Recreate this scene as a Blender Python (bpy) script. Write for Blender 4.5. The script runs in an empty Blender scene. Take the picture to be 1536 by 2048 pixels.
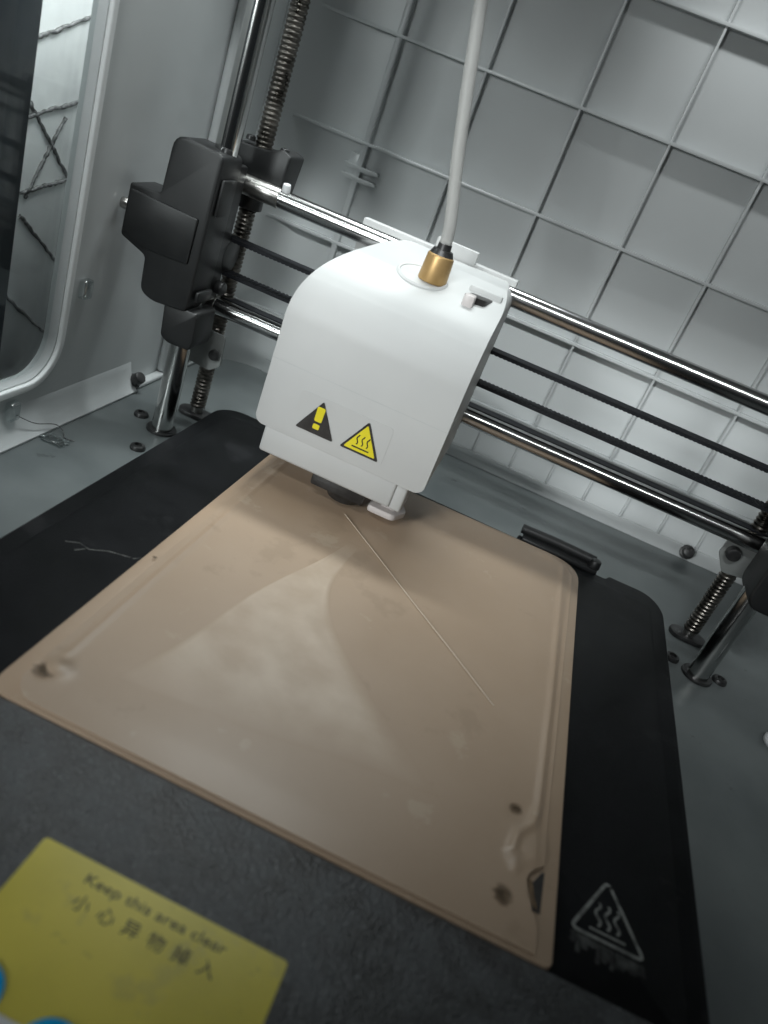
import bpy, bmesh, math, random
from mathutils import Vector, Matrix
random.seed(7)
MM = 0.001
S = bpy.context.scene
COL = S.collection

# ------------------------------------------------------------------ camera
cam_d = bpy.data.cameras.new('camera')
cam = bpy.data.objects.new('camera', cam_d); COL.objects.link(cam)
cam_d.sensor_fit = 'VERTICAL'; cam_d.sensor_height = 32.0; cam_d.sensor_width = 24.0
cam_d.lens = 1564.96 / 2048 * 32.0
cam_d.clip_start = 0.005; cam_d.clip_end = 20
XR = Vector((0.90625847, 0.25867378, 0.33434035))
YD = Vector((0.41380767, -0.38127353, -0.8266763))
ZF = Vector((-0.08636436, 0.887535, -0.45257356))
m = Matrix((( XR.x, -YD.x, -ZF.x, 0), (XR.y, -YD.y, -ZF.y, 0), (XR.z, -YD.z, -ZF.z, 0), (0, 0, 0, 1)))
cam.matrix_world = Matrix.Translation((0, 0, 176 * MM)) @ m
cam_d.dof.use_dof = True; cam_d.dof.focus_distance = 0.35; cam_d.dof.aperture_fstop = 10.5
S.camera = cam
S.render.resolution_x = 768; S.render.resolution_y = 1024

# ------------------------------------------------------------------ world and lamps
w = bpy.data.worlds.new('World'); S.world = w; w.use_nodes = True
bg = w.node_tree.nodes['Background']
bg.inputs[0].default_value = (0.80, 0.92, 1.0, 1); bg.inputs[1].default_value = 0.015

def lamp(name, loc, target, sx, sy, power, col=(1, 1, 1), spread=180):
    d = bpy.data.lights.new(name, 'AREA'); d.shape = 'RECTANGLE'
    d.size = sx * MM; d.size_y = sy * MM; d.energy = power; d.color = col
    d.spread = math.radians(spread)
    o = bpy.data.objects.new(name, d); COL.objects.link(o)
    o.location = Vector(loc) * MM
    v = (Vector(target) - Vector(loc))
    o.rotation_euler = v.to_track_quat('-Z', 'Y').to_euler()
    return o
lamp('room_tube_lamp', (-330, -600, 915), (-110, 460, 110), 1300, 34, 0.50, (0.95, 1.0, 1.0), 25)
lamp('room_tube_lamp', (330, -600, 915), (110, 470, 105), 1400, 34, 0.24, (0.95, 1.0, 1.0), 13)
lamp('cabinet_lamp_or_stand_in', (-104, 414, 394), (-88, 300, 0), 190, 24, 0.155, (0.93, 1.0, 1.0), 60)
lamp('cabinet_lamp_or_stand_in', (-130, 320, 397), (-130, 320, 0), 90, 120, 0.034, (0.93, 1.0, 1.0), 45)  # added emitter, stands in for the lit ceiling mirrored in label and lip
lamp('cabinet_lamp_or_stand_in', (85, 392, 340), (85, 454, 236), 170, 10, 0.025, (0.96, 1.0, 1.0), 44)
lamp('front_fill', (-330, -450, 290), (-70, 300, 66), 150, 150, 0.15, (0.96, 1.0, 1.0), 32)  # added fill to brighten the head's front, no known source
lamp('sheet_fill', (-193.5, 300, 228), (-236, 296, 190), 150, 50, 0.26, (0.95, 1.0, 1.0), 120)  # added fill outside the wall, only brightens the padded sheet
S.view_settings.view_transform = 'Standard'; S.view_settings.look = 'None'
S.view_settings.exposure = 0.0; S.view_settings.gamma = 1.0
S.view_settings.use_curve_mapping = False

# ------------------------------------------------------------------ materials
def nodes(name):
    mt = bpy.data.materials.new(name); mt.use_nodes = True
    nt = mt.node_tree; b = nt.nodes['Principled BSDF']
    return mt, nt, b
def tex_noise(nt, scale, detail=3, rough=0.5, stretch=None):
    tc = nt.nodes.new('ShaderNodeTexCoord'); mp = nt.nodes.new('ShaderNodeMapping')
    n = nt.nodes.new('ShaderNodeTexNoise')
    n.inputs['Scale'].default_value = scale; n.inputs['Detail'].default_value = detail
    n.inputs['Roughness'].default_value = rough
    if stretch: mp.inputs['Scale'].default_value = stretch
    nt.links.new(tc.outputs['Object'], mp.inputs[0]); nt.links.new(mp.outputs[0], n.inputs['Vector'])
    return n
def ramp(nt, src, stops):
    r = nt.nodes.new('ShaderNodeValToRGB')
    el = r.color_ramp.elements
    el[0].position, el[0].color = stops[0][0], (*stops[0][1], 1)
    el[1].position, el[1].color = stops[-1][0], (*stops[-1][1], 1)
    for p, c in stops[1:-1]:
        e = el.new(p); e.color = (*c, 1)
    nt.links.new(src, r.inputs[0]); return r
def mat(name, c0, c1=None, rough=0.4, metal=0.0, nscale=40, bump=None, bump2=None, coat=0.0, spec=0.5, rvar=0.0, stretch=None, lo=0.35, hi=0.65, detail=4, coat_rough=0.05, specks=None):
    mt, nt, b = nodes(name)
    b.inputs['Metallic'].default_value = metal; b.inputs['Roughness'].default_value = rough
    b.inputs['Specular IOR Level'].default_value = spec
    b.inputs['Coat Weight'].default_value = coat; b.inputs['Coat Roughness'].default_value = coat_rough
    n = tex_noise(nt, nscale, detail, 0.55, stretch)
    r = ramp(nt, n.outputs[0], [(lo, c0), (hi, c1 or c0)])
    src = r.outputs[0]
    for sp in (specks or []):
        sc, th, col, amt = sp
        nn = tex_noise(nt, sc, 5, 0.65)
        rr = ramp(nt, nn.outputs[0], [(th, (0, 0, 0)), (min(1, th + 0.05), (amt, amt, amt))])
        mx = nt.nodes.new('ShaderNodeMix'); mx.data_type = 'RGBA'
        nt.links.new(rr.outputs[0], mx.inputs['Factor']); nt.links.new(src, mx.inputs['A'])
        mx.inputs['B'].default_value = (*col, 1); src = mx.outputs['Result']
    nt.links.new(src, b.inputs['Base Color'])
    if rvar:
        mr = nt.nodes.new('ShaderNodeMapRange')
        mr.inputs['To Min'].default_value = rough - rvar; mr.inputs['To Max'].default_value = rough + rvar
        mr.inputs['From Min'].default_value = 0.3; mr.inputs['From Max'].default_value = 0.7
        nt.links.new(n.outputs[0], mr.inputs[0]); nt.links.new(mr.outputs[0], b.inputs['Roughness'])
    prev = None
    for bb in (bump, bump2):
        if not bb: continue
        sc, st, dist = bb
        nn = tex_noise(nt, sc, 3)
        bp = nt.nodes.new('ShaderNodeBump')
        bp.inputs['Strength'].default_value = st; bp.inputs['Distance'].default_value = dist * MM
        nt.links.new(nn.outputs[0], bp.inputs['Height'])
        if prev: nt.links.new(prev.outputs[0], bp.inputs['Normal'])
        prev = bp
    if prev: nt.links.new(prev.outputs[0], b.inputs['Normal'])
    return mt
M = {}
M['wall'] = mat('white_moulded_plastic', (0.565, 0.588, 0.592), (0.592, 0.614, 0.616), 0.27, nscale=9, bump=(16, 0.6, 1.3), bump2=(900, 0.08, 0.1), rvar=0.0, detail=3, lo=0.1, hi=0.9)
M['rim'] = mat('white_plastic_painted_lit', (0.80, 0.82, 0.82), (0.84, 0.86, 0.86), 0.65, nscale=60, spec=0.2)  # outside light on the window rim, put into a paler white
M['head'] = mat('head_white_plastic', (0.485, 0.493, 0.49), (0.515, 0.523, 0.518), 0.50, nscale=25, bump=(1400, 0.08, 0.08), rvar=0.04, specks=[(480, 0.70, (0.38, 0.38, 0.37), 0.4)])
M['base'] = mat('grey_painted_metal', (0.115, 0.130, 0.133), (0.175, 0.193, 0.193), 0.38, nscale=22, bump=(700, 0.08, 0.15), rvar=0.10, lo=0.3, hi=0.7, detail=7, specks=[(75, 0.66, (0.05, 0.055, 0.055), 0.6), (330, 0.71, (0.03, 0.03, 0.03), 0.8), (260, 0.72, (0.4, 0.42, 0.42), 0.6)])
M['chrome'] = mat('polished_steel', (0.44, 0.44, 0.435), (0.52, 0.52, 0.515), 0.19, 1.0, nscale=200, rvar=0.03, stretch=(0.02, 1, 1))
M['chrome_v'] = mat('polished_steel_upright', (0.55, 0.56, 0.55), (0.66, 0.66, 0.65), 0.16, 1.0, nscale=200, rvar=0.04, stretch=(1, 1, 0.02))
M['dull_steel'] = mat('dull_steel', (0.36, 0.35, 0.335), (0.44, 0.43, 0.41), 0.30, 1.0, nscale=150, rvar=0.05)
M['screw'] = mat('greasy_thread_steel', (0.07, 0.064, 0.056), (0.22, 0.205, 0.185), 0.33, 1.0, nscale=160, rvar=0.1)
M['black'] = mat('black_moulded_plastic', (0.007, 0.0075, 0.008), (0.013, 0.0135, 0.014), 0.45, nscale=45, bump=(1500, 0.15, 0.12), rvar=0.06)
M['bolt'] = mat('black_oxide_steel', (0.012, 0.012, 0.013), (0.03, 0.03, 0.03), 0.38, nscale=300, spec=0.6)
M['bed'] = mat('black_textured_bed', (0.004, 0.0045, 0.005), (0.010, 0.0105, 0.012), 0.46, nscale=30, bump=(1900, 0.5, 0.15), rvar=0.06, spec=0.14, specks=[(40, 0.60, (0.022, 0.022, 0.024), 0.5), (600, 0.73, (0.12, 0.12, 0.12), 0.6)])
M['lip'] = mat('black_grained_plastic', (0.008, 0.009, 0.011), (0.060, 0.066, 0.073), 0.42, nscale=85, lo=0.42, hi=0.62, bump=(1250, 1.0, 0.4), bump2=(600, 0.4, 0.3), rvar=0.10, spec=1.0, detail=7, specks=[(1300, 0.60, (0.22, 0.24, 0.26), 0.7)])
M['rubber'] = mat('black_rubber_belt', (0.006, 0.007, 0.009), (0.012, 0.013, 0.016), 0.65, nscale=400, spec=0.25)
M['beige'] = mat('beige_build_sheet', (0.405, 0.293, 0.203), (0.45, 0.333, 0.238), 0.41, nscale=16, bump=(1500, 0.25, 0.12), bump2=(14, 0.12, 0.4), coat=0.14, rvar=0.05, lo=0.3, hi=0.72, detail=5, coat_rough=0.28, specks=[(26, 0.60, (0.36, 0.262, 0.18), 0.6), (420, 0.72, (0.22, 0.15, 0.09), 0.7), (55, 0.64, (0.50, 0.40, 0.30), 0.5)])
M['brass'] = mat('brass', (0.42, 0.265, 0.10), (0.50, 0.325, 0.14), 0.42, 0.5, nscale=120)
M['yellow'] = mat('yellow_label', (0.62, 0.535, 0.055), (0.76, 0.65, 0.08), 0.34, nscale=30, bump=(240, 0.06, 0.15), coat=0.6, detail=6, coat_rough=0.07, specks=[(45, 0.56, (0.40, 0.36, 0.13), 0.3), (260, 0.66, (0.16, 0.14, 0.05), 0.25)])
M['yellow2'] = mat('yellow_sign_print', (0.72, 0.62, 0.02), (0.78, 0.68, 0.03), 0.35, nscale=100)
M['ink'] = mat('black_print', (0.016, 0.014, 0.014), (0.03, 0.028, 0.027), 0.4, nscale=200)
M['ink_worn'] = mat('faded_black_print', (0.012, 0.011, 0.008), (0.03, 0.028, 0.012), 0.4, nscale=600)
M['worn_white'] = mat('worn_grey_print', (0.02, 0.02, 0.02), (0.22, 0.23, 0.22), 0.5, nscale=330, lo=0.25, hi=0.55)
M['smear'] = mat('smeared_grey_print', (0.007, 0.0075, 0.008), (0.065, 0.068, 0.066), 0.5, nscale=330, lo=0.40, hi=0.66)
M['grey_br'] = mat('grey_zinc_bracket', (0.22, 0.235, 0.23), (0.28, 0.29, 0.285), 0.42, 0.3, nscale=60)
M['blue'] = mat('blue_plastic', (0.01, 0.44, 0.88), (0.01, 0.46, 0.90), 0.7, nscale=80, spec=0.1)
M['white_bit'] = mat('white_plastic_bit', (0.72, 0.73, 0.74), (0.78, 0.79, 0.80), 0.4, nscale=90)
M['smudge'] = mat('brown_scorch', (0.10, 0.060, 0.025), (0.20, 0.13, 0.07), 0.5, nscale=350)
M['quilt'] = mat('white_padded_sheet', (0.74, 0.75, 0.75), (0.82, 0.83, 0.82), 0.5, nscale=60, bump=(120, 0.3, 0.6))
M['seam'] = mat('dark_grey_seam', (0.03, 0.03, 0.03), (0.22, 0.22, 0.22), 0.3, nscale=700, bump=(900, 0.6, 0.6))
M['navy'] = mat('dark_navy_frame', (0.012, 0.018, 0.026), (0.022, 0.030, 0.042), 0.45, nscale=50)
M['seam_grey'] = mat('seam_shadow_grey', (0.42, 0.44, 0.44), (0.46, 0.48, 0.48), 0.5, nscale=60)
M['scratch'] = mat('pale_scuff', (0.012, 0.012, 0.012), (0.16, 0.16, 0.15), 0.5, nscale=420, lo=0.38, hi=0.62)
M['pink'] = mat('pale_duct_plastic', (0.56, 0.52, 0.51), (0.62, 0.58, 0.57), 0.4, nscale=80)

def clear_mat(name, tint, gloss_rough, fac):
    mt = bpy.data.materials.new(name); mt.use_nodes = True
    nt = mt.node_tree; nt.nodes.clear()
    o = nt.nodes.new('ShaderNodeOutputMaterial'); mx = nt.nodes.new('ShaderNodeMixShader')
    t = nt.nodes.new('ShaderNodeBsdfTransparent'); t.inputs[0].default_value = (*tint, 1)
    g = nt.nodes.new('ShaderNodeBsdfGlossy'); g.inputs['Roughness'].default_value = gloss_rough
    n = tex_noise(nt, 300, 2); mr = nt.nodes.new('ShaderNodeMapRange')
    mr.inputs['To Min'].default_value = fac * 0.6; mr.inputs['To Max'].default_value = fac * 1.4
    nt.links.new(n.outputs[0], mr.inputs[0]); nt.links.new(mr.outputs[0], mx.inputs[0])
    nt.links.new(t.outputs[0], mx.inputs[1]); nt.links.new(g.outputs[0], mx.inputs[2])
    nt.links.new(mx.outputs[0], o.inputs[0]); return mt
M['clear'] = clear_mat('clear_acrylic', (0.93, 0.95, 0.95), 0.05, 0.06)
M['clip'] = clear_mat('clear_clip_plastic', (0.86, 0.90, 0.90), 0.2, 0.35)
M['strand'] = mat('pale_filament', (0.56, 0.46, 0.355), (0.64, 0.54, 0.43), 0.4, nscale=80)
def tube_mat():
    mt, nt, b = nodes('milky_ptfe_tube')
    b.inputs['Base Color'].default_value = (0.48, 0.48, 0.465, 1); b.inputs['Roughness'].default_value = 0.42
    b.inputs['Subsurface Weight'].default_value = 0.3; b.inputs['Subsurface Radius'].default_value = (0.002, 0.002, 0.002)
    b.inputs['Alpha'].default_value = 0.72
    return mt
M['ptfe'] = tube_mat()

# ------------------------------------------------------------------ mesh helpers (all in millimetres)
def sharpen(bm, ang=38):
    for f in bm.faces: f.smooth = True
    for e in bm.edges:
        e.smooth = True
        if len(e.link_faces) == 2 and e.calc_face_angle(0) > math.radians(ang): e.smooth = False
def mk(name, bm, mt, parent=None, loc=None, sharp=38, fix=True):
    if fix: bmesh.ops.recalc_face_normals(bm, faces=bm.faces)
    sharpen(bm, sharp)
    me = bpy.data.meshes.new(name); bm.to_mesh(me); bm.free()
    me.transform(Matrix.Scale(MM, 4)); me.materials.append(M[mt])
    o = bpy.data.objects.new(name, me); COL.objects.link(o)
    if loc: o.location = Vector(loc) * MM
    if parent is not None:
        o.parent = parent
        if parent.type == 'EMPTY': o.location = -parent.location + (Vector(loc) * MM if loc else Vector())
    return o
def tag(o, label, cat, group=None, kind=None):
    o['label'] = label; o['category'] = cat
    if group: o['group'] = group
    if kind: o['kind'] = kind
    return o
def thing(name, loc, label, cat, group=None):
    o = bpy.data.objects.new(name, None); COL.objects.link(o)
    o.location = Vector(loc) * MM; o.empty_display_size = 0.01
    return tag(o, label, cat, group)
def B(): return bmesh.new()
def box(bm, x0, x1, y0, y1, z0, z1):
    v = [bm.verts.new(p) for p in ((x0,y0,z0),(x1,y0,z0),(x1,y1,z0),(x0,y1,z0),(x0,y0,z1),(x1,y0,z1),(x1,y1,z1),(x0,y1,z1))]
    for q in ((0,3,2,1),(4,5,6,7),(0,1,5,4),(1,2,6,5),(2,3,7,6),(3,0,4,7)): bm.faces.new([v[i] for i in q])
    return v
def P3(axis, a, b, c):
    return {'x': (c, a, b), 'y': (a, c, b), 'z': (a, b, c)}[axis]
def prism(bm, pts, axis, c0, c1):
    lo = [bm.verts.new(P3(axis, a, b, c0)) for a, b in pts]
    hi = [bm.verts.new(P3(axis, a, b, c1)) for a, b in pts]
    n = len(pts)
    bm.faces.new(lo[::-1]); bm.faces.new(hi)
    for i in range(n): bm.faces.new((lo[i], lo[(i+1) % n], hi[(i+1) % n], hi[i]))
def basis(d):
    d = d.normalized(); u = d.orthogonal().normalized(); return u, d.cross(u)
def cyl(bm, p0, p1, r0, r1=None, seg=24, caps=True):
    p0, p1 = Vector(p0), Vector(p1); r1 = r0 if r1 is None else r1
    u, v = basis(p1 - p0)
    a = [bm.verts.new(p0 + (u*math.cos(2*math.pi*i/seg) + v*math.sin(2*math.pi*i/seg))*r0) for i in range(seg)]
    b = [bm.verts.new(p1 + (u*math.cos(2*math.pi*i/seg) + v*math.sin(2*math.pi*i/seg))*r1) for i in range(seg)]
    for i in range(seg): bm.faces.new((a[i], a[(i+1) % seg], b[(i+1) % seg], b[i]))
    if caps: bm.faces.new(a[::-1]); bm.faces.new(b)
def lathe(bm, prof, seg=24):
    """profile of (r, z) turned round z"""
    rows = []
    for r, z in prof:
        rows.append([bm.verts.new((r*math.cos(2*math.pi*i/seg), r*math.sin(2*math.pi*i/seg), z)) for i in range(seg)])
    for a, b in zip(rows, rows[1:]):
        for i in range(seg): bm.faces.new((a[i], a[(i+1) % seg], b[(i+1) % seg], b[i]))
    bm.faces.new(rows[0][::-1]); bm.faces.new(rows[-1])
def tube(bm, pts, r, seg=10, jitter=0):
    pts = [Vector(p) for p in pts]; rows = []
    u = None
    for i, p in enumerate(pts):
        d = (pts[min(i+1, len(pts)-1)] - pts[max(i-1, 0)]).normalized()
        if u is None: u = d.orthogonal().normalized()
        u = (u - d*u.dot(d)).normalized(); v = d.cross(u)
        rr = (r[i] if isinstance(r, (list, tuple)) else r) * (1 + random.uniform(-jitter, jitter))
        rows.append([bm.verts.new(p + (u*math.cos(2*math.pi*k/seg) + v*math.sin(2*math.pi*k/seg))*rr) for k in range(seg)])
    for a, b in zip(rows, rows[1:]):
        for k in range(seg): bm.faces.new((a[k], a[(k+1) % seg], b[(k+1) % seg], b[k]))
    bm.faces.new(rows[0][::-1]); bm.faces.new(rows[-1])
def spline(pts, n=8):
    pts = [Vector(p) for p in pts]; out = []
    for i in range(len(pts)-1):
        p0 = pts[max(i-1, 0)]; p1 = pts[i]; p2 = pts[i+1]; p3 = pts[min(i+2, len(pts)-1)]
        for k in range(n):
            t = k/n
            out.append(0.5*((2*p1)+(p2-p0)*t+(2*p0-5*p1+4*p2-p3)*t*t+(3*p1-p0-3*p2+p3)*t**3))
    out.append(pts[-1]); return out
def bev(bm, wd, seg=2, ang=30):
    bmesh.ops.recalc_face_normals(bm, faces=bm.faces)
    es = [e for e in bm.edges if len(e.link_faces) == 2 and e.calc_face_angle(0) > math.radians(ang)]
    bmesh.ops.bevel(bm, geom=es, offset=wd, segments=seg, profile=0.5, affect='EDGES', clamp_overlap=True)
def rrect(a0, a1, b0, b1, r, seg=6):
    """rounded rectangle; r = radius or (r at a1b1, a0b1, a0b0, a1b0)"""
    rs = r if isinstance(r, (list, tuple)) else (r,)*4
    pts = []
    for k, (ca, cb) in enumerate(((a1, b1), (a0, b1), (a0, b0), (a1, b0))):
        rr = rs[k]; sa = -1 if ca == a1 else 1; sb = -1 if cb == b1 else 1
        if rr <= 0: pts.append((ca, cb)); continue
        for i in range(seg+1):
            t = math.radians(90*k + 90*i/seg)
            pts.append((ca + sa*rr + rr*math.cos(t), cb + sb*rr + rr*math.sin(t)))
    return pts
def rpoly(pts, rad, seg=5):
    """polygon with every corner rounded (rad: one number or one per corner)"""
    out = []; n = len(pts)
    for i in range(n):
        p = Vector(pts[i]); a = Vector(pts[i-1]); b = Vector(pts[(i+1) % n])
        r = rad[i] if isinstance(rad, (list, tuple)) else rad
        if r <= 0: out.append(tuple(p)); continue
        la, lb = (a-p).length, (b-p).length
        q = min(r, la*0.48, lb*0.48)
        s, e = p + (a-p).normalized()*q, p + (b-p).normalized()*q
        for k in range(seg+1):
            t = k/seg
            out.append(tuple(s*(1-t)**2 + p*2*t*(1-t) + e*t*t))
    return out

# ------------------------------------------------------------------ the setting
bm = B(); box(bm, -186, 240, 30, 470, -4, 0)
tag(mk('base_floor', bm, 'base'), 'grey painted metal floor of the printer with bolts through it', 'floor', kind='structure')

# rear wall with the rounded corner at its left end
def wallpath(off):
    pts = [(-179 - off, 425)]
    for i in range(1, 9):
        t = math.radians(180 - 90*i/8)
        pts.append((-153 + (26 + off)*math.cos(t), 428 + (26 + off)*math.sin(t)))
    pts.append((240, 454 + off)); return pts
bm = B(); a, b = wallpath(0), wallpath(5)
prism(bm, a + b[::-1], 'z', 0, 400)
back = tag(mk('back_wall', bm, 'wall'), 'white moulded plastic rear wall with a grid of raised ribs', 'wall', kind='structure')
ZR = (38.3, 91.5, 145.8, 198.9, 252.0, 305.2, 358.4)
XV = (-128.0, -79.5, -28.2, 19.7, 67.8, 116.0, 164.0)
for z in ZR:                                  # horizontal ribs
    bm = B(); po = wallpath(0.2)[4:]; n_ = len(po); pi_ = []
    for k, (px_, py_) in enumerate(po):
        d_ = 5.6*min(1, (k+0.02)/4); c_ = Vector((-153, 428)); v_ = Vector((px_, py_)) - c_
        pi_.append((px_, py_ - 5.6) if px_ > -152 else tuple(c_ + v_*(1 - d_/v_.length)))
    po[-1] = (236, po[-1][1]); pi_[-1] = (236, pi_[-1][1])
    prism(bm, po + pi_[::-1], 'z', z-0.8, z+0.8); bev(bm, 0.4, 2, 50)
    mk('rib', bm, 'wall', back)
for x in XV:                                  # upright ribs
    bm = B()
    wd = 1.6 if x == -128.0 else 0.7
    z0 = 38.3 if x != -128.0 else 6
    box(bm, x-wd, x+wd, 449.2, 454.3, z0, 399); bev(bm, 0.4, 2)
    mk('rib', bm, 'wall', back)
x = -104.0
while x < 200:                                # the closer, low ribs of the bottom strip
    if min(abs(x-v) for v in (-128,)) > 3:
        bm = B(); box(bm, x-0.6, x+0.6, 451.6, 454.3, 8.5, 37.4); bev(bm, 0.35, 2)
        mk('rib', bm, 'wall', back)
    x += 24.1
bm = B(); box(bm, -150, 236, 452.3, 454.3, 0.0, 8.3); bev(bm, 0.6, 2)
mk('skirting', bm, 'wall', back)
bm = B()                                      # the catch across the seam rib
for z in (134.0, 128.5):
    prism(bm, rpoly([(-137, z), (-117, z), (-116, z-1.8), (-122, z-2.6), (-134, z-2.0)], 0.8), 'y', 448.6, 454.2)
box(bm, -134.5, -126.5, 450.0, 454.1, 127.5, 139.5); bev(bm, 0.5, 2)
mk('catch', bm, 'wall', back)

# left wall with its window
bm = B()
outer = [(60, 0), (425, 0), (425, 400), (60, 400)]
hole = rrect(84, 285, 25, 300, 17, 8)
def loop(pts):
    v = [bm.verts.new((-184, y, z)) for y, z in pts]
    return [bm.edges.new((v[i], v[(i+1) % len(v)])) for i in range(len(v))]
es = loop(outer) + loop(hole)
bmesh.ops.triangle_fill(bm, edges=es, use_beauty=True, normal=(1, 0, 0))
g = bmesh.ops.extrude_face_region(bm, geom=bm.faces[:])
bmesh.ops.translate(bm, vec=(-6, 0, 0), verts=[v for v in g['geom'] if isinstance(v, bmesh.types.BMVert)])
lw = tag(mk('left_wall', bm, 'wall'), 'white plastic left side wall with a rounded window opening', 'wall', kind='structure')
def band(bm, po, pi, x0, x1):
    n = len(po)
    for i in range(n):
        j = (i+1) % n
        q = [[bm.verts.new((x, *p)) for p in (po[i], po[j], pi[j], pi[i])] for x in (x0, x1)]
        bm.faces.new(q[1]); bm.faces.new(q[0][::-1])
        bm.faces.new((q[0][0], q[0][1], q[1][1], q[1][0])); bm.faces.new((q[0][2], q[0][3], q[1][3], q[1][2]))
    bmesh.ops.remove_doubles(bm, verts=bm.verts, dist=1e-4)
bm = B(); band(bm, rrect(80.3, 289.0, 21.0, 303.9, 20.5, 10), rrect(83.4, 285.6, 24.4, 300.6, 17, 10), -184.3, -182.2)
bev(bm, 0.7, 3); mk('window_rim', bm, 'rim', lw)
bm = B(); prism(bm, rrect(85, 284, 26, 299, 16, 8), 'x', -188.6, -187.2); mk('window_pane', bm, 'clear', lw)
for (y, z) in ((297.9, 61.7), (260.5, 14.5), (200, 14.5)):
    bm = B(); box(bm, -184.2, -180.5, y-3.0, y+3.0, z-4.2, z+4.2); bev(bm, 1.0, 3); mk('pane_clip', bm, 'clip', lw)
bm = B()                                      # the sloping foot along the wall
prism(bm, [(-184, 0), (-177.5, 0), (-177.5, 1.2), (-179.5, 3.0), (-182.0, 7.5), (-183.2, 12.0), (-184, 15.0)], 'y', 60, 352)
bev(bm, 0.5, 2, 50); mk('skirting', bm, 'wall', lw)
bm = B(); box(bm, -184, -179.0, 356.5, 424.6, 0, 3.0); bev(bm, 1.2, 3); mk('skirting', bm, 'wall', lw)
bm = B(); box(bm, -184, -179.05, 380, 425.2, 3.02, 399.6); bev(bm, 2.2, 4); mk('corner_panel', bm, 'wall', lw)

# roof and right wall of the cabinet (above and beside the frame)
bm = B(); box(bm, -190, 246, 60, 459, 400.2, 406); bev(bm, 1.0, 2)
tag(mk('ceiling', bm, 'wall'), 'white plastic roof of the printer cabinet', 'ceiling', kind='structure')
bm = B(); box(bm, 240.2, 246, 60, 453.8, 0, 400)
tag(mk('right_wall', bm, 'wall'), 'white plastic right side wall of the printer cabinet', 'wall', kind='structure')

# ------------------------------------------------------------------ beyond the window
q = thing('padded_sheet', (-236, 260, -20), 'white padded sheet with dark rough seams seen through the left window', 'sheet')
bm = B(); box(bm, -242, -236, 120, 420, -20, 330); bev(bm, 2, 2); mk('sheet', bm, 'quilt', q)
# (y, z) of each seam on the sheet's face
SEAMS = [((315.9, 143.1), (330.7, 148.3), (348.0, 155.1), (369.2, 161.8)),
         ((315.6, 112.5), (334.3, 117.4), (351.2, 121.8), (369.0, 127.9)),
         ((320.6, 119.4), (332.9, 107.9), (346.5, 95.2), (366.1, 76.1)),
         ((345.9, 114.8), (339.0, 103.9), (331.4, 90.6), (325.0, 79.5)),
         ((321.2, 81.8), (337.9, 84.5), (352.2, 87.1), (371.0, 91.9)),
         ((323.1, 71.7), (335.5, 61.7), (353.6, 47.8), (366.7, 35.7)),
         ((319.5, 34.2), (340.5, 18.0), (364.0, 2.4))]
for s in SEAMS:
    bm = B(); pts = spline([(-235.6, y_, z_) for y_, z_ in s], 10)
    pts = [p + Vector((0, random.uniform(-.4,.4), random.uniform(-.4,.4))) for p in pts]
    tube(bm, pts, 0.85, 8, 0.3); mk('seam', bm, 'seam', q, sharp=80)
p = thing('dark_post', (-200, 240, -20), 'dark navy upright post standing just outside the left window', 'post')
bm = B(); box(bm, -206, -196, 215, 268, -20, 330); bev(bm, 1.5, 2); mk('post', bm, 'navy', p)
bm = B(); box(bm, -195.9, -193.5, 222, 252, -20, 330); bev(bm, 0.8, 2); mk('trim_strip', bm, 'navy', p)

# ------------------------------------------------------------------ bolts and knobs
def bolt_mesh(r, h):
    bm = B()
    lathe(bm, [(r*0.98, 0), (r, h*0.35), (r*0.86, h*0.85), (r*0.55, h), (r*0.48, h), (r*0.44, h*0.5)], 20)
    return bm
for i, (x, y, lab) in enumerate(((140.7, 329.7, 'black dome bolt in the floor right of the right upright rod'),
                  (117.5, 330.8, 'black bolt in the floor half hidden by the bed right edge'),
                  (-162.2, 330.8, 'black dome bolt in the floor left of the left upright rod'),
                  (-145.4, 300.1, 'black bolt in the floor in front of the left upright rod'))):
    o = mk('bolt', bolt_mesh(3.6, 2.2), 'bolt', loc=(x, y, 0)); tag(o, lab, 'bolt', 'floor bolts')
def knob(name, base, d, lab):
    bm = B(); base = Vector(base); d = Vector(d).normalized()
    cyl(bm, base, base + d*2.0, 4.6, 4.3, 12); cyl(bm, base + d*1.9, base + d*8.0, 3.4, 3.1, 10)
    bev(bm, 0.5, 2, 50)
    o = mk(name, bm, 'bolt'); return tag(o, lab, 'bolt', 'wall fixing bolts')
knob('wall_bolt', (-182.5, 353.5, 3.5), (0.75, -0.2, 0.75), 'black bolt at the foot of the left wall')
knob('wall_bolt', (133.4, 452.5, 5.2), (-0.1, -0.9, 0.42), 'black bolt at the foot of the ribbed rear wall')

# ------------------------------------------------------------------ uprights
def upright(x, y, lab, mt='chrome_v'):
    t = thing('upright_rod', (x, y, 0), lab, 'rod', 'upright guide rods')
    bm = B(); cyl(bm, (x, y, 0.2), (x, y, 320), 5.0, seg=40, caps=True); mk('rod', bm, mt, t)
    bm = B()
    rows = []
    for r, z in ((5.05, 0.1), (7.3, 0.1), (7.3, 1.1), (6.9, 1.5), (5.05, 1.5)):
        rows.append([bm.verts.new((x + r*math.cos(2*math.pi*i/32), y + r*math.sin(2*math.pi*i/32), z)) for i in range(32)])
    for a, b in zip(rows, rows[1:] + rows[:1]):
        for i in range(32): bm.faces.new((a[i], a[(i+1) % 32], b[(i+1) % 32], b[i]))
    mk('floor_collar', bm, 'bolt', t)
upright(-148.0, 325.8, 'polished steel upright rod at the left, running up through the black bracket')
upright(129.3, 325.5, 'polished steel upright rod at the right, below the black bracket')
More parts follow.
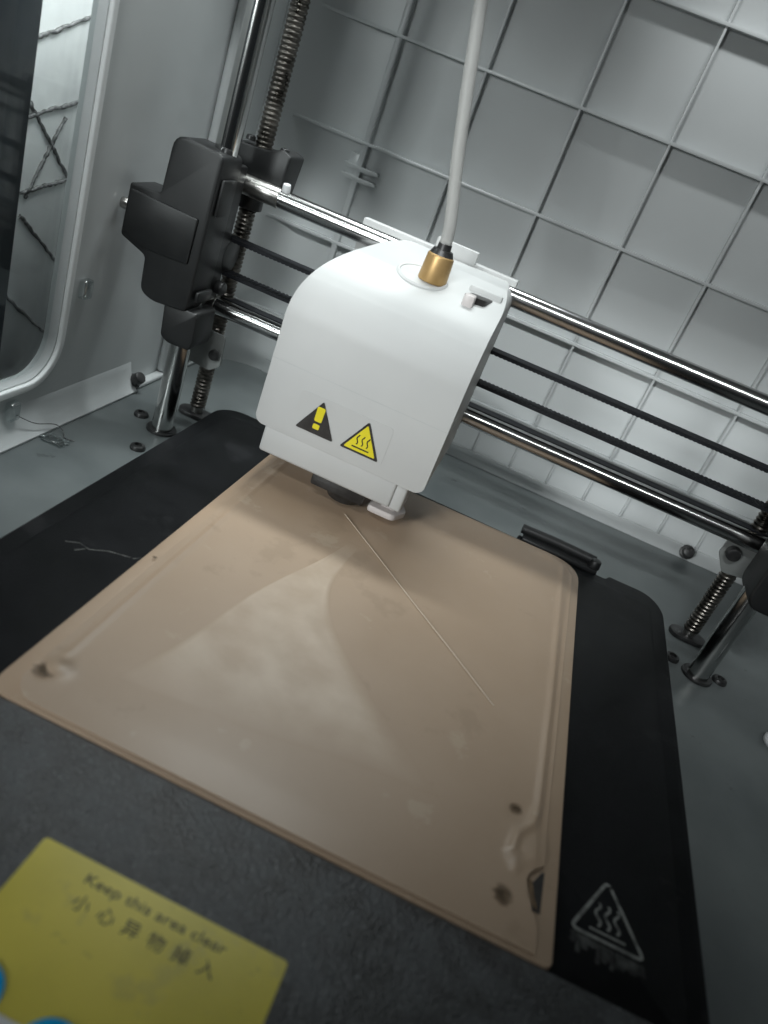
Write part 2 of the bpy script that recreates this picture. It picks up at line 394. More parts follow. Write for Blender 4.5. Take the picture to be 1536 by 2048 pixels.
def leadscrew(x, y, z1, lab):
    t = thing('lead_screw', (x, y, 0), lab, 'screw', 'threaded lead screws')
    bm = B(); seg = 20; pitch = 2.0; per = 6
    prof = (3.62, 3.62, 3.85, 4.05, 4.05, 3.85)
    n = int((z1 - 4)/pitch*per); rows = []
    for k in range(n):
        row = []
        for i in range(seg):
            row.append(bm.verts.new((x + prof[k % per]*math.cos(2*math.pi*i/seg), y + prof[k % per]*math.sin(2*math.pi*i/seg), 4 + k*pitch/per + pitch*i/seg)))
        rows.append(row)
    for k in range(n-1):
        for i in range(seg-1): bm.faces.new((rows[k][i], rows[k][i+1], rows[k+1][i+1], rows[k+1][i]))
    for k in range(n-1-per):
        bm.faces.new((rows[k][seg-1], rows[k+per][0], rows[k+per+1][0], rows[k+1][seg-1]))
    mk('thread', bm, 'screw', t, sharp=25)
    bm = B(); cyl(bm, (x, y, 2.2), (x, y, 7), 3.0, seg=16); mk('end_stub', bm, 'dull_steel', t)
    bm = B(); prism(bm, rrect(x-9.2, x+9.2, y-5.6, y+5.6, 5.4), 'z', 0.1, 2.4); bev(bm, 0.5, 2); mk('floor_bearing', bm, 'bolt', t)
leadscrew(-145.5, 356.3, 262, 'rusty threaded lead screw behind the left black bracket')
leadscrew(127.0, 357.0, 262, 'shiny threaded lead screw standing by the right upright rod')

# ------------------------------------------------------------------ gantry rods and belt
def guide(z, x0, x1, lab, collar):
    t = thing('guide_rod', (x0, 344.7, z), lab, 'rod', 'horizontal guide rods')
    bm = B(); cyl(bm, (x0, 344.7, z), (x1, 344.7, z), 4.0, seg=48); mk('rod', bm, 'chrome', t)
    bm = B(); cyl(bm, (x0-1, 344.7, z), (collar, 344.7, z), 4.35, seg=48); bev(bm, 0.3, 2, 50); mk('end_sleeve', bm, 'dull_steel', t)
    return t
g = guide(119.1, -156, 150, 'upper polished horizontal rod carrying the print head', -127.5)
bm = B(); cyl(bm, (-125.6, 344.0, 122.6), (-125.6, 343.2, 126.2), 1.9, 1.7, 14); bev(bm, 0.6, 2, 50); mk('grub_screw', bm, 'white_bit', g)
guide(63.0, -156, 150, 'lower polished horizontal rod carrying the print head', -144.0)
t = thing('drive_belt', (-20, 345, 80), 'black toothed drive belt stretched between the two horizontal rods', 'belt')
def strand(zc, teeth):
    bm = B(); box(bm, -151, 136, 341.2, 348.6, zc-0.75, zc+0.75)
    x = -150.0
    while x < 135:
        zt = zc + teeth*0.75
        box(bm, x, x+1.1, 341.2, 348.6, min(zt, zt+teeth*0.22), max(zt, zt+teeth*0.22)); x += 2.0
    return bm
mk('upper_strand', strand(95.0, -1), 'rubber', t); mk('lower_strand', strand(79.3, 1), 'rubber', t)
t = thing('flat_cable', (-20, 353, 66), 'thin black flat cable with grey edge running just behind the lower rod', 'cable')
bm = B(); box(bm, -146, 140, 352, 358, 64.5, 65.5); mk('ribbon', bm, 'rubber', t)
bm = B(); box(bm, -146, 140, 358.1, 359.6, 64.2, 65.9); bev(bm, 0.4, 2); mk('edge_strip', bm, 'grey_br', t)

# ------------------------------------------------------------------ left bracket (carries the rods' left ends)
t = thing('gantry_bracket', (-150, 330, 45), 'black moulded bracket on the left upright rod holding both rod ends', 'bracket', 'gantry end brackets')
bm = B()
prism(bm, rpoly([(-164.5,132.5),(-165.6,108),(-179.5,107.5),(-179.8,85.5),(-167,81),(-166.2,66),(-160,63.5),(-143,65),(-142,131)], [6,1.5,1.2,1.5,2,5,5,3,3]), 'y', 312, 331)
bev(bm, 1.2, 3, 35); mk('housing', bm, 'black', t)
bm = B(); prism(bm, rpoly([(-178.2,105.4),(-178.4,88),(-168,84),(-147,85),(-146.5,104.5)], 1.0), 'y', 310.9, 313); bev(bm, 0.6, 2); mk('cover_plate', bm, 'black', t)
bm = B(); prism(bm, rpoly([(-154.5,66),(-153.2,50),(-149,48),(-138.5,48.5),(-137.5,53),(-138.2,66)], 1.8), 'y', 313.2, 332); bev(bm, 1.0, 2, 35); mk('lower_guide', bm, 'black', t)
bm = B(); box(bm, -152, -143.2, 316, 341, 67, 127); bev(bm, 1.2, 2); mk('side_block', bm, 'black', t)
for z in (119.1, 63.0):
    bm = B(); cyl(bm, (-160, 344.7, z), (-153.5, 344.7, z), 6.6, seg=28); bev(bm, 0.7, 2, 50); mk('rod_socket', bm, 'black', t)
bm = B(); box(bm, -142.2, -140.6, 314.5, 327, 107, 122); bev(bm, 0.7, 2); mk('side_rib', bm, 'black', t)
bm = B(); box(bm, -142.2, -140.4, 314.8, 328, 70, 74.5); bev(bm, 0.7, 2); mk('side_rib', bm, 'black', t)
bm = B(); cyl(bm, (-152, 345, 87.2), (-143, 345, 87.2), 8.6, seg=28); bev(bm, 0.6, 2, 50); mk('belt_pulley', bm, 'black', t)
bm = B(); prism(bm, rpoly([(-156.5,134.5),(-156.5,119),(-130.5,117.5),(-129,136),(-134,137.6),(-141,134.8)], 1.5), 'y', 349.2, 366); bev(bm, 0.8, 2, 35); mk('nut_block', bm, 'black', t)
bm = B(); cyl(bm, (-145.5, 356.3, 108), (-145.5, 356.3, 119), 6.2, seg=24); bev(bm, 0.6, 2, 50); mk('lead_nut', bm, 'black', t)
for (x, y) in ((-150.5, 352.2), (-134.2, 353)):
    o = mk('cap_screw', bolt_mesh(2.2, 2.2), 'bolt', t, loc=(x, y, 136.0))
o = mk('cap_screw', bolt_mesh(2.4, 2.4), 'bolt', t, loc=(-146.0, 322, 130.6))
bm = B(); cyl(bm, (-179.5, 314.5, 98), (-183.0, 313.5, 98), 2.6, 2.2, 16); bev(bm, 0.7, 2, 50); mk('rivet', bm, 'dull_steel', t)
bm = B(); cyl(bm, (-143.3, 338, 73.5), (-139.5, 337.5, 73.5), 3.2, seg=14); bev(bm, 0.7, 2, 50); mk('clamp_screw', bm, 'bolt', t)
bm = B(); prism(bm, rpoly([(-150,52),(-150,34),(-138,33),(-133,37),(-134,52)], 1.5), 'y', 340, 341.5); mk('tail_plate', bm, 'grey_br', t)
bm = B(); cyl(bm, (-136.5, 339.8, 42), (-136.5, 337.0, 42), 2.6, seg=14); bev(bm, 0.6, 2, 50); mk('clamp_screw', bm, 'bolt', t)

# ------------------------------------------------------------------ right bracket (only its inner corner shows)
t = thing('gantry_bracket', (130, 330, 45), 'black moulded bracket on the right upright rod at the edge of the photo', 'bracket', 'gantry end brackets')
bm = B(); prism(bm, rpoly([(123.6,132),(123.4,51),(126.5,46),(148,46),(162,62),(162,132)], [5,2.5,3,4,4,5]), 'y', 313, 334); bev(bm, 1.2, 3, 35); mk('housing', bm, 'black', t)
for z in (119.1, 63.0):
    bm = B(); cyl(bm, (141, 344.7, z), (150, 344.7, z), 7.0, seg=28); bev(bm, 0.7, 2, 50); mk('rod_socket', bm, 'black', t)
bm = B(); cyl(bm, (128, 345, 87.2), (140, 345, 87.2), 8.6, seg=28); bev(bm, 0.6, 2, 50); mk('belt_pulley', bm, 'black', t)
bm = B(); box(bm, 118, 140, 349.5, 366, 118, 137); bev(bm, 1.2, 2); mk('nut_block', bm, 'black', t)
bm = B(); prism(bm, rpoly([(116,59.5),(115.5,50),(121,42),(140,44),(140,59.5)], 1.2), 'y', 349.8, 351.2); mk('tail_plate', bm, 'grey_br', t)
bm = B(); cyl(bm, (120.5, 349.7, 53), (120.5, 345.5, 53), 3.6, 3.2, 14); bev(bm, 0.8, 2, 50); mk('clamp_screw', bm, 'bolt', t)

# ------------------------------------------------------------------ heated bed
t = thing('heated_bed', (-12, 200, 5), 'black textured heated bed tray under the beige build plate', 'print bed')
bed_o = [(-128.6,45),(105.4,45),(105.6,340),(99,350.5),(78.5,350.5),(76.5,346.5),(72,346.5),(72,352),(31,352),(31,347),(-121,348.5),(-128.6,341)]
bm = B(); prism(bm, rpoly(bed_o, [4,4,6,6,1,1,1,1.5,1.5,1,6,6]), 'z', 6, 16.2); bev(bm, 1.0, 3, 35); mk('frame', bm, 'bed', t)
bm = B(); prism(bm, rrect(-121.5, 98.8, 129.2, 338, (5, 5, 1, 1)), 'z', 16.0, 17.0); bev(bm, 0.35, 2, 35); mk('top_panel', bm, 'bed', t)
bm = B(); prism(bm, rrect(-121.5, 98.8, 48, 130.2, (1, 1, 5, 5)), 'z', 16.0, 18.7); bev(bm, 0.35, 2, 35); mk('front_lip', bm, 'lip', t)
bm = B()
tube(bm, [(31.5, 352.5, 19.6), (50, 353, 19.8), (69.5, 352.5, 19.6)], 2.4, 12); mk('clip_bar', bm, 'black', t)
bm = B(); box(bm, 33, 71.5, 345.0, 352.5, 16.0, 18.4); bev(bm, 0.7, 2); mk('clip_base', bm, 'black', t)
bm = B(); cyl(bm, (69.5, 349.0, 17.5), (69.5, 349.0, 21.8), 3.0, 2.6, 16); bev(bm, 0.6, 2, 50); mk('clip_pivot', bm, 'black', t)
# hot-surface mark printed on the right side of the bed
def ribbon(bm, pts, wd, z, th=0.06):
    pts = [Vector((p[0], p[1])) for p in pts]; L = []; Rr = []
    for i, p in enumerate(pts):
        d = (pts[min(i+1, len(pts)-1)] - pts[max(i-1, 0)]).normalized(); n = Vector((-d.y, d.x))
        L.append(p + n*wd/2); Rr.append(p - n*wd/2)
    for i in range(len(pts)-1):
        q = [L[i], Rr[i], Rr[i+1], L[i+1]]
        a = [bm.verts.new((v.x, v.y, z)) for v in q]; b = [bm.verts.new((v.x, v.y, z+th)) for v in q]
        bm.faces.new(a[::-1]); bm.faces.new(b)
        for k in range(4): bm.faces.new((a[k], a[(k+1) % 4], b[(k+1) % 4], b[k]))
bm = B()
tri = rpoly([(78.3,166),(68.4,146.8),(88.2,146.8)], 2.2)
ribbon(bm, tri + tri[:2], 1.0, 17.04)
mk('hot_surface_triangle', bm, 'worn_white', t)
bm = B()
for dx in (-2.6, 0, 2.6):
    ribbon(bm, [(78.3 + dx + 0.7*math.sin(k*0.9), 150.5 + k*0.75) for k in range(11)], 0.8, 17.04)
ribbon(bm, [(73.4, 149.0), (83.2, 149.0)], 0.7, 17.04)
mk('hot_surface_waves', bm, 'worn_white', t)
bm = B()
for k in range(15):
    x = 69.2 + k*1.3 + random.uniform(-.3, .3); y = 145.9 - 0.05*k
    l = random.uniform(2.0, 6.0)
    ribbon(bm, [(x, y), (x + random.uniform(-.2, .5), y - l*0.5), (x + random.uniform(-.4, .6), y - l)], random.uniform(0.9, 1.9), 17.025 + 0.003*k, 0.03)
mk('worn_caption', bm, 'smear', t)
# scratches on the bed's left strip
bm = B()
for pts in ([(-113,197),(-109,199.5),(-105,198.5),(-100,202),(-93,204)], [(-108,195),(-106,198)], [(-92,204),(-90,206.5)]):
    ribbon(bm, [p for p in pts], 0.35, 17.03, 0.05)
mk('scratch', bm, 'scratch', t)

# ------------------------------------------------------------------ build plate
t = thing('build_plate', (-12, 235, 17), 'beige build plate with rounded corners and peeling sheet lying on the bed', 'build plate')
bm = B()
out = rpoly([(-88.8,130.5),(63.6,130.5),(62.2,340.5),(-88.8,338)], [7,2.5,16,10], 8)
prism(bm, out, 'z', 17.02, 19.2); bev(bm, 0.35, 2, 50); mk('plate', bm, 'beige', t)
# covering sheet, its front edge dipping a little and its front right corner curled up
BEAD = [(53.8, 330), (55.2, 250), (55.6, 178), (54.4, 170), (50.5, 164.5), (49.6, 158), (51.5, 153)]
def sheet_h(x, y):
    h = 20.0
    d = ((x+78.6)**2 + (y-145.4)**2)**0.5
    h += 1.1*math.exp(-(d/3.2)**2)
    d = ((x-46)**2 + (y-334.5)**2)**0.5
    h += 0.8*math.exp(-(d/3.0)**2)
    d = ((x-56.5)**2 + (y-160)**2)**0.5
    h += 1.0*math.exp(-(d/6.0)**2)
    d = ((x-49.5)**2 + (y-172)**2)**0.5
    h -= 0.35*math.exp(-(d/3.0)**2)
    # raised bead along both long sides, curling in at the near right corner
    dr = 9e9
    for (ax, ay), (bx_, by_) in zip(BEAD, BEAD[1:]):
        t_ = max(0, min(1, ((x-ax)*(bx_-ax) + (y-ay)*(by_-ay))/((bx_-ax)**2 + (by_-ay)**2)))
        dr = min(dr, math.hypot(x-ax-(bx_-ax)*t_, y-ay-(by_-ay)*t_))
    h += (0.55 + (0.35 if y < 176 else 0))*math.exp(-(dr/1.1)**2)
    h += 0.45*math.exp(-((x+79.8)/0.9)**2)*(1 if y > 150 else 0)
    if x > 56.2 and y > 150: h -= 0.35*min(1, (x-56.2)/0.8)
    if y < 142: h -= 0.3*((142-y)/10)**1.3
    h += 0.18*math.sin(x*0.07 + y*0.03)*math.sin(y*0.05)
    return h
bm = B(); nx, ny = 190, 150
x0, x1, y0, y1 = -84.0, 58.8, 131.8, 336.0
G = {}
def inside(x, y):
    r = 11
    for cx, cy, rr in ((x1, y1, 12), (x0, y0, 8), (x0, y1, 8)):
        sx = 1 if cx == x1 else -1; sy = 1 if cy == y1 else -1
        qx, qy = cx - sx*rr, cy - sy*rr
        if (x-qx)*sx > 0 and (y-qy)*sy > 0:
            d = math.hypot(x-qx, y-qy)
            if d > rr: return qx + (x-qx)*rr/d, qy + (y-qy)*rr/d
    return x, y
def torn(x, y):                              # the bite missing from the front right corner
    e = 58.8
    if 139 < y < 157:
        e -= 4.2*math.sin(math.pi*((157-y)/18)**0.7)
    return x0 + (x-x0)*(e-x0)/(x1-x0)
for j in range(ny+1):
    for i in range(nx+1):
        x = x0 + (x1-x0)*i/nx; y = y0 + (y1-y0)*j/ny
        x, y = inside(x, y); x = torn(x, y)
        G[i, j] = bm.verts.new((x, y, sheet_h(x, y)))
for j in range(ny):
    for i in range(nx):
        try: bm.faces.new((G[i,j], G[i+1,j], G[i+1,j+1], G[i,j+1]))
        except ValueError: pass
bd = [e for e in bm.edges if len(e.link_faces) == 1]
g = bmesh.ops.extrude_edge_only(bm, edges=bd)
for v in g['geom']:
    if isinstance(v, bmesh.types.BMVert): v.co.z = 19.25
mk('cover_sheet', bm, 'beige', t, sharp=50)
bm = B(); prism(bm, [(57.2,143.5),(59.3,143.5),(59.5,156.5),(58.6,156),(56.4,151.5)], 'z', 19.2, 19.32); mk('torn_gap', bm, 'ink', t)
bm = B()
for k in range(3): ribbon(bm, [(54.9 + k*0.6, 152.6 - k*0.4), (56 + k*0.5, 149.5 - k*0.8), (57.4 + k*.4, 145 - k*.5)], 0.4, 19.5 + k*.05, 0.06)
mk('frayed_edge', bm, 'smudge', t)
def blot(x, y, r, ex, z):
    bm = B(); n = 18
    prism(bm, [(x + r*(1+.25*math.sin(3*i)+random.uniform(-.1,.1))*math.cos(2*math.pi*i/n)*ex, y + r*(1+random.uniform(-.15,.15))*math.sin(2*math.pi*i/n)) for i in range(n)], 'z', z, z+0.08)
    return bm
def scorch_mat():
    mt, nt, b = nodes('scorch_mark')
    b.inputs['Base Color'].default_value = (0.11, 0.066, 0.028, 1); b.inputs['Roughness'].default_value = 0.5
    tc = nt.nodes.new('ShaderNodeTexCoord'); gr = nt.nodes.new('ShaderNodeTexGradient'); gr.gradient_type = 'SPHERICAL'
    mp = nt.nodes.new('ShaderNodeMapping'); mp.inputs['Location'].default_value = (-1, -1, 0); mp.inputs['Scale'].default_value = (2, 2, 0)
    nt.links.new(tc.outputs['Generated'], mp.inputs[0]); nt.links.new(mp.outputs[0], gr.inputs[0])
    n = tex_noise(nt, 500, 4); mu = nt.nodes.new('ShaderNodeMath'); mu.operation = 'MULTIPLY'
    nt.links.new(gr.outputs['Fac'], mu.inputs[0]); nt.links.new(n.outputs[0], mu.inputs[1])
    m2 = nt.nodes.new('ShaderNodeMath'); m2.operation = 'MULTIPLY'; m2.use_clamp = True; m2.inputs[1].default_value = 1.3
    nt.links.new(mu.outputs[0], m2.inputs[0]); nt.links.new(m2.outputs[0], b.inputs['Alpha'])
    return mt
M['scorch'] = scorch_mat()
for x, y, r, ex in ((48.8,173.2,3.0,0.8), (49.2,143.2,3.4,0.8), (-80.6,142.3,3.2,1.0), (-85.4,205.8,0.9,1.0)):
    mk('scorch_mark', blot(x, y, r, ex, sheet_h(x, y) + 0.06), 'scorch', t)
def reflection_patch():  # pale reflection on the sheet, painted as a lighter patch
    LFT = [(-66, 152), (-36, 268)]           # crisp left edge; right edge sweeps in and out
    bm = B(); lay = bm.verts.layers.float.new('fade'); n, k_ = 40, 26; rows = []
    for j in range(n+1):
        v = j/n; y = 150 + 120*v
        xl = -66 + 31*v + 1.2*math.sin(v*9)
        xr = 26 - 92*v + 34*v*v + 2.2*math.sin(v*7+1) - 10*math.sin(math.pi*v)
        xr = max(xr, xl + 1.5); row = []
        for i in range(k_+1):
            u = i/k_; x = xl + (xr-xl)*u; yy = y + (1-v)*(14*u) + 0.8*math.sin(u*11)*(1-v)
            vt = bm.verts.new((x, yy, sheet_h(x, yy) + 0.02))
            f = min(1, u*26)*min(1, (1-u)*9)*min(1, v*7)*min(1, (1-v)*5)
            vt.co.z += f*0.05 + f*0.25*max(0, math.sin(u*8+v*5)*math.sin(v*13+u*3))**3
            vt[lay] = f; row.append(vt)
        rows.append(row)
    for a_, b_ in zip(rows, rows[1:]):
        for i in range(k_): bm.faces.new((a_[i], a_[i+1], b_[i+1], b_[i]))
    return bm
def reflection_mat():  # lighter beige stands in for reflected light, fading out at the edges
    mt = mat('painted_reflection', (0.405, 0.293, 0.203), (0.45, 0.333, 0.238), 0.40, nscale=16, coat=0.12, lo=0.3, hi=0.72, detail=5, coat_rough=0.25, bump=(70, 0.25, 0.4))
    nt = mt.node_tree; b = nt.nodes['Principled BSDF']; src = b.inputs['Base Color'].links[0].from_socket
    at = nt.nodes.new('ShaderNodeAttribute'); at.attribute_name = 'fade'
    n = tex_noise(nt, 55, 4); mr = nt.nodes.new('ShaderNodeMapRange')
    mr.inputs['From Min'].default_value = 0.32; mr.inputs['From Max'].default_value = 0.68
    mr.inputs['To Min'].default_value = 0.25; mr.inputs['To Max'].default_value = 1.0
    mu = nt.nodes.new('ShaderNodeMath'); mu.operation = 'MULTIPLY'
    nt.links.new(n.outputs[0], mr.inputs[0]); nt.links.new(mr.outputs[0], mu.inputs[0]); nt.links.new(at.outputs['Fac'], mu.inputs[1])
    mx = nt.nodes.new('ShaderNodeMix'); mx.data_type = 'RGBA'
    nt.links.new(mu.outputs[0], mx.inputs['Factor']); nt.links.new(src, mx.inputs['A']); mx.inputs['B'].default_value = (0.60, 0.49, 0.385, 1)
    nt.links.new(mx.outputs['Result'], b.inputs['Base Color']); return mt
M['reflection'] = reflection_mat()
mk('reflection_patch', reflection_patch(), 'reflection', t, sharp=80)
s = tag(mk('filament_strand', (lambda b: (tube(b, [(-43,288,20.5),(-20,266,20.45),(0,246.5,20.45),(18,229.5,20.4),(36.5,211.5,20.35)], 0.16, 8), b)[1])(B()), 'strand'),
        'thin pale straight filament strand lying across the beige plate', 'strand')

# ------------------------------------------------------------------ yellow label and sticker on the tray's front
t = thing('warning_label', (-22, 82, 17), 'yellow warning label with black lettering stuck on the front of the black bed', 'label')
bm = B(); prism(bm, rrect(-51.2, 6.7, 60, 103.3, 1.0), 'z', 18.72, 18.88); mk('backing', bm, 'yellow', t)
def text(name, s, x, y, z, size, parent, mt, width=None, rot=(0, 0, 0), extr=0.02, sp=1.0):
    c = bpy.data.curves.new(name, 'FONT'); c.body = s; c.size = size; c.align_x = 'CENTER'; c.align_y = 'CENTER'
    c.extrude = extr; c.space_character = sp; c.resolution_u = 3
    o = bpy.data.objects.new(name, c); COL.objects.link(o)
    bpy.context.view_layer.update()
    dg = bpy.context.evaluated_depsgraph_get(); me = bpy.data.meshes.new_from_object(o.evaluated_get(dg))
    bpy.data.objects.remove(o); me.name = name
    xs = [v.co.x for v in me.vertices]
    k = 1.0
    if width and xs: k = width/(max(xs)-min(xs))
    me.transform(Matrix.Translation((x*MM, y*MM, z*MM)) @ Matrix.Rotation(rot[0], 4, 'X') @ Matrix.Diagonal((k*MM, MM, MM, 1)))
    me.materials.clear(); me.materials.append(M[mt])
    n = bpy.data.objects.new(name, me); COL.objects.link(n); n.parent = parent
    n.location = -parent.location if parent.type == 'EMPTY' else Vector()
    return n
text('lettering', 'Keep this area clear', -22.4, 99.2, 18.92, 3.4, t, 'ink_worn', 32.6)
for k, ch in enumerate('小心异物掉入'):
    text('lettering', ch, -36.2 + k*5.68, 93.9, 18.92, 3.9, t, 'ink_worn')
t = thing('blue_sticker', (-36, 72, 17.3), 'white sticker with bright blue rounded marks at the label front corner', 'sticker')
bm = B(); prism(bm, rrect(-41, -25, 58, 70.6, 2), 'z', 18.9, 19.0); mk('white_backing', bm, 'white_bit', t)
for (x, y) in ((-44.0, 71.4), (-25.6, 68.2)):
    bm = B(); prism(bm, [(x + 6.2*math.cos(a*math.pi/20), y + 6.2*math.sin(a*math.pi/20)) for a in range(40)], 'z', 19.02, 19.3); bev(bm, 0.1, 2, 50)
    mk('blue_dot', bm, 'blue', t)

# ------------------------------------------------------------------ print head
t = thing('print_head', (-54, 315, 22), 'white print head hanging on the two horizontal rods above the plate', 'print head')
def solid(bm, name):
    bmesh.ops.recalc_face_normals(bm, faces=bm.faces)
    me = bpy.data.meshes.new(name); bm.to_mesh(me); bm.free()
    o = bpy.data.objects.new(name, me); COL.objects.link(o); return o
def boolean(a, b, op):
    md = a.modifiers.new('b', 'BOOLEAN'); md.operation = op; md.object = b; md.solver = 'EXACT'
    bpy.context.view_layer.update()
    dg = bpy.context.evaluated_depsgraph_get(); me = bpy.data.meshes.new_from_object(a.evaluated_get(dg))
    bpy.data.objects.remove(a); bpy.data.objects.remove(b)
    return me
bm = B()
prof = [(285,44.2),(285,90.5),(286.1,95),(288.4,100.4)] + [tuple(v) for v in [(p.x, p.y) for p in spline([(291.5,105.5,0),(297,110.6,0),(305,114.8,0),(317,118.8,0),(332,122.3,0),(346,124,0)], 5)]] + [(346,44.2)]
prism(bm, prof, 'x', -99, -5); A = solid(bm, 'a')
bm = B(); prism(bm, rrect(-91.6, -16.2, 44.2, 124.6, (9, 31, 4, 4), 16), 'y', 270, 360); Bb = solid(bm, 'b')
me = boolean(A, Bb, 'INTERSECT')
bm = B(); bm.from_mesh(me)
bmesh.ops.remove_doubles(bm, verts=bm.verts, dist=0.02)
bev(bm, 1.8, 5, 42); mk('shell', bm, 'head', t, sharp=60)
# seam groove: a hair-thin shadow gap built as an inset dark line proud of nothing
bm = B(); box(bm, -91.75, -16.05, 284.95, 340, 72.75, 72.95); mk('shell_seam', bm, 'seam_grey', t)
bm = B(); box(bm, -86.6, -26.8, 285.4, 335, 32.6, 45.5); bev(bm, 1.3, 3); mk('lower_shroud', bm, 'head', t)
bm = B(); box(bm, -27.4, -22.0, 286.4, 300, 32.0, 47.0); bev(bm, 1.2, 3); mk('shroud_tab', bm, 'head', t)
bm = B(); prism(bm, rpoly([(-36,292),(-24,292),(-20,300),(-24,308),(-36,308)], 2), 'z', 24.2, 27.4); bev(bm, 0.8, 2, 40); mk('cooling_duct', bm, 'pink', t)
bm = B(); box(bm, -31, -25, 296, 304, 27, 34); mk('duct_neck', bm, 'pink', t)
bm = B(); box(bm, -62, -38, 288.5, 312, 26.5, 33.2); bev(bm, 1.0, 2); mk('heater_block', bm, 'bolt', t)
bm = B(); cyl(bm, (-48, 299, 28), (-48, 299, 22.6), 9.6, 7.5, 24); cyl(bm, (-48, 299, 22.7), (-48, 299, 20.6), 3.0, 0.7, 18); mk('nozzle', bm, 'bolt', t)
bm = B(); box(bm, -84, -20, 335.5, 345, 34, 44.5); bev(bm, 1.2, 2); mk('carriage_foot', bm, 'bolt', t)
# back plate of the carriage
bm = B(); box(bm, -90, -17.5, 347.2, 352, 50, 125.4); bev(bm, 0.8, 2); mk('back_plate', bm, 'head', t)
bm = B(); box(bm, -56.5, -37.3, 346.6, 349.5, 120, 130.0); bev(bm, 0.7, 2); mk('cable_tab', bm, 'head', t)
# filament inlet on top
bx, by, bz = -47.6, 315.5, 117.6
bm = B()
rows = []
for r, z in ((8.2, -1.0), (9.9, -1.0), (9.9, 0.5), (9.4, 1.0), (8.6, 0.9), (8.2, 0.1)):
    rows.append([bm.verts.new((bx - 4 + (r+1.0)*math.cos(2*math.pi*i/36), by - 1.0 + (r-1)*math.sin(2*math.pi*i/36), bz + z + (r-1)*math.sin(2*math.pi*i/36)*0.27)) for i in range(36)])
for a, b in zip(rows, rows[1:] + rows[:1]):
    for i in range(36): bm.faces.new((a[i], a[(i+1) % 36], b[(i+1) % 36], b[i]))
mk('inlet_rim', bm, 'head', t)
bm = B(); cyl(bm, (bx, by, bz-0.5), (bx, by+0.3, bz+10.6), 6.0, 5.4, 28); bev(bm, 0.8, 3, 50); mk('brass_fitting', bm, 'brass', t)
bm = B(); cyl(bm, (bx, by+0.3, bz+10.5), (bx, by+0.35, bz+12.6), 4.9, 4.0, 24); cyl(bm, (bx, by+0.35, bz+12.5), (bx, by+0.4, bz+15.0), 2.9, 2.7, 20); mk('release_collar', bm, 'bolt', t)
bm = B(); prism(bm, rpoly([(-33,309),(-24,311),(-22,318),(-31,317)], 1.2), 'z', 115, 119.3); mk('release_slot', bm, 'ink', t)
bm = B(); box(bm, -32.5, -28.0, 306.5, 312, 114, 119.9); bev(bm, 0.9, 2); mk('release_lever', bm, 'pink', t)
bm = B(); box(bm, -33, -19, 319, 322, 117, 121.8); bev(bm, 0.9, 2); mk('slot_ridge', bm, 'head', t)
# warning signs on the front
def flat_xz(bm, pts, y0, y1): prism(bm, pts, 'y', y0, y1)
bm = B(); flat_xz(bm, rrect(-76.2, -36.0, 48.6, 65.5, 1.2), 284.88, 285.2); sg = mk('sign_sticker', bm, 'head', t)
bm = B(); flat_xz(bm, rpoly([(-74.4,49.8),(-57.6,49.8),(-66.0,64.3)], 1.0, 3), 284.55, 284.68); mk('caution_triangle', bm, 'ink', sg)
bm = B(); flat_xz(bm, rpoly([(-67.6,55.3),(-64.4,55.3),(-64.3,61.6),(-67.7,61.6)], 0.7, 3), 284.45, 284.54); flat_xz(bm, rpoly([(-67.4,52.0),(-64.6,52.0),(-64.6,54.2),(-67.4,54.2)], 0.5, 3), 284.45, 284.54); mk('exclamation_mark', bm, 'yellow2', sg)
bm = B(); flat_xz(bm, rpoly([(-54.6,49.8),(-37.6,49.8),(-46.1,64.4)], 1.0, 3), 284.55, 284.68); mk('hot_triangle_border', bm, 'ink', sg)
bm = B(); flat_xz(bm, rpoly([(-53.0,50.7),(-39.2,50.7),(-46.1,62.7)], 0.8, 3), 284.44, 284.54); mk('hot_triangle', bm, 'yellow2', sg)
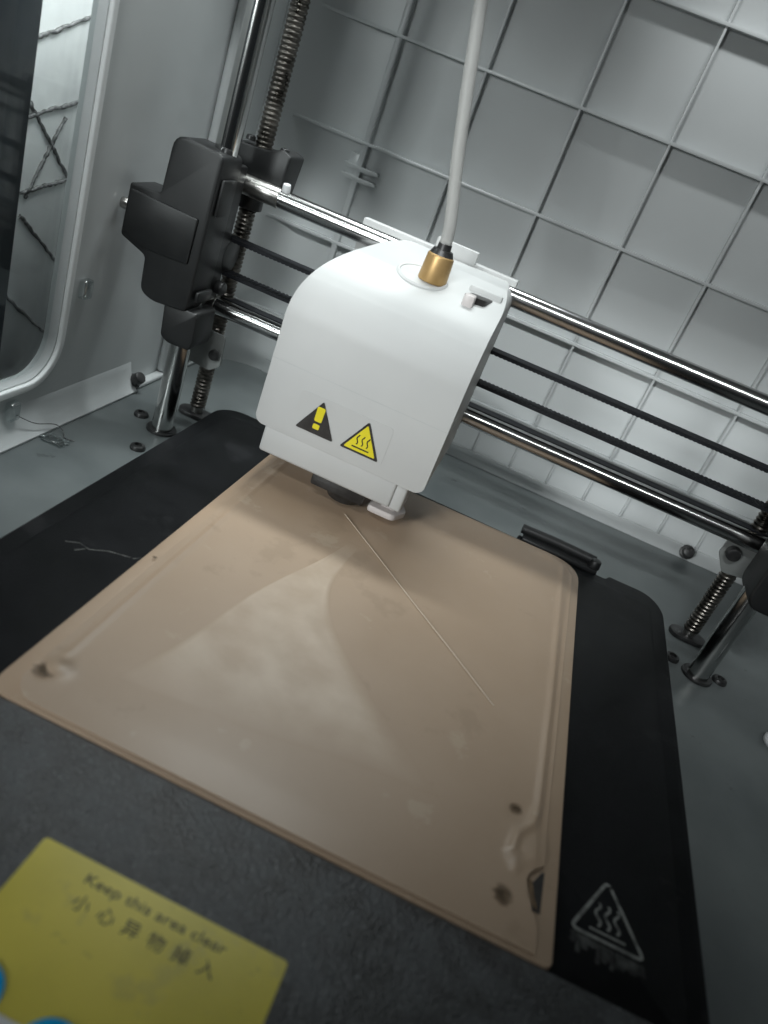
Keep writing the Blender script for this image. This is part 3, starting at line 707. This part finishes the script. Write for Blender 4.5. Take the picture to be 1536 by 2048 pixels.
def ribx(bm, pts, wd, y0, y1):
    pts = [Vector(p) for p in pts]
    for a, b in zip(pts, pts[1:]):
        d = (b-a).normalized(); n = Vector((-d.y, d.x))*wd/2
        prism(bm, [tuple(a+n), tuple(a-n), tuple(b-n), tuple(b+n)], 'y', y0, y1)
bm = B()
for dx in (-2.2, 0, 2.2): ribx(bm, [(-46.1+dx+.4*math.sin(k*1.1), 53.4+k*.62) for k in range(8)], 0.5, 284.36, 284.43)
ribx(bm, [(-49.8, 52.2), (-42.4, 52.2)], 0.6, 284.36, 284.43)
mk('heat_waves', bm, 'ink_worn', sg)

tb = thing('filament_tube', (bx, by, bz+14), 'milky white feed tube rising from the brass fitting', 'tube')
bm = B(); tube(bm, spline([(bx, by+0.4, bz+13.5), (-48.6, 315, 140), (-53.5, 315, 158), (-58.0, 315, 176), (-62.5, 315, 196), (-66.5, 315, 216), (-70, 315, 250)], 6), [2.5]*37, 16); mk('tube', bm, 'ptfe', tb)

# ------------------------------------------------------------------ small debris
s = tag(mk('hair_strand', (lambda b: (tube(b, spline([(-181.2,262,12.5),(-179.3,272,6.6),(-177.0,283,3.6),(-174.0,285,1.0),(-170,281,0.5),(-166,282,0.6)], 8), 0.22, 6), b)[1])(B()), 'seam'),
        'thin grey hair trailing over the foot of the left wall', 'hair')
bm = B(); bmesh.ops.create_icosphere(bm, subdivisions=3, radius=3.2)
for v in bm.verts:
    k = 1 + 0.45*math.sin(v.co.x*3.1 + 1)*math.cos(v.co.y*2.7); v.co.x *= 1.7*k; v.co.y *= 1.1*k; v.co.z = v.co.z*0.22*k + 0.9
tag(mk('plastic_scrap', bm, 'clip', loc=(-171.5, 276, 0), sharp=60), 'crumpled clear plastic scrap on the grey floor by the left wall', 'scrap')
bm = B(); bmesh.ops.create_uvsphere(bm, u_segments=20, v_segments=12, radius=4.6)
for v in bm.verts: v.co.z = max(v.co.z*0.8 + 2.6, 0.02)
tag(mk('white_cap', bm, 'white_bit', loc=(160.2, 297.5, 0)), 'small white rounded cap on the grey floor at the right edge', 'cap')
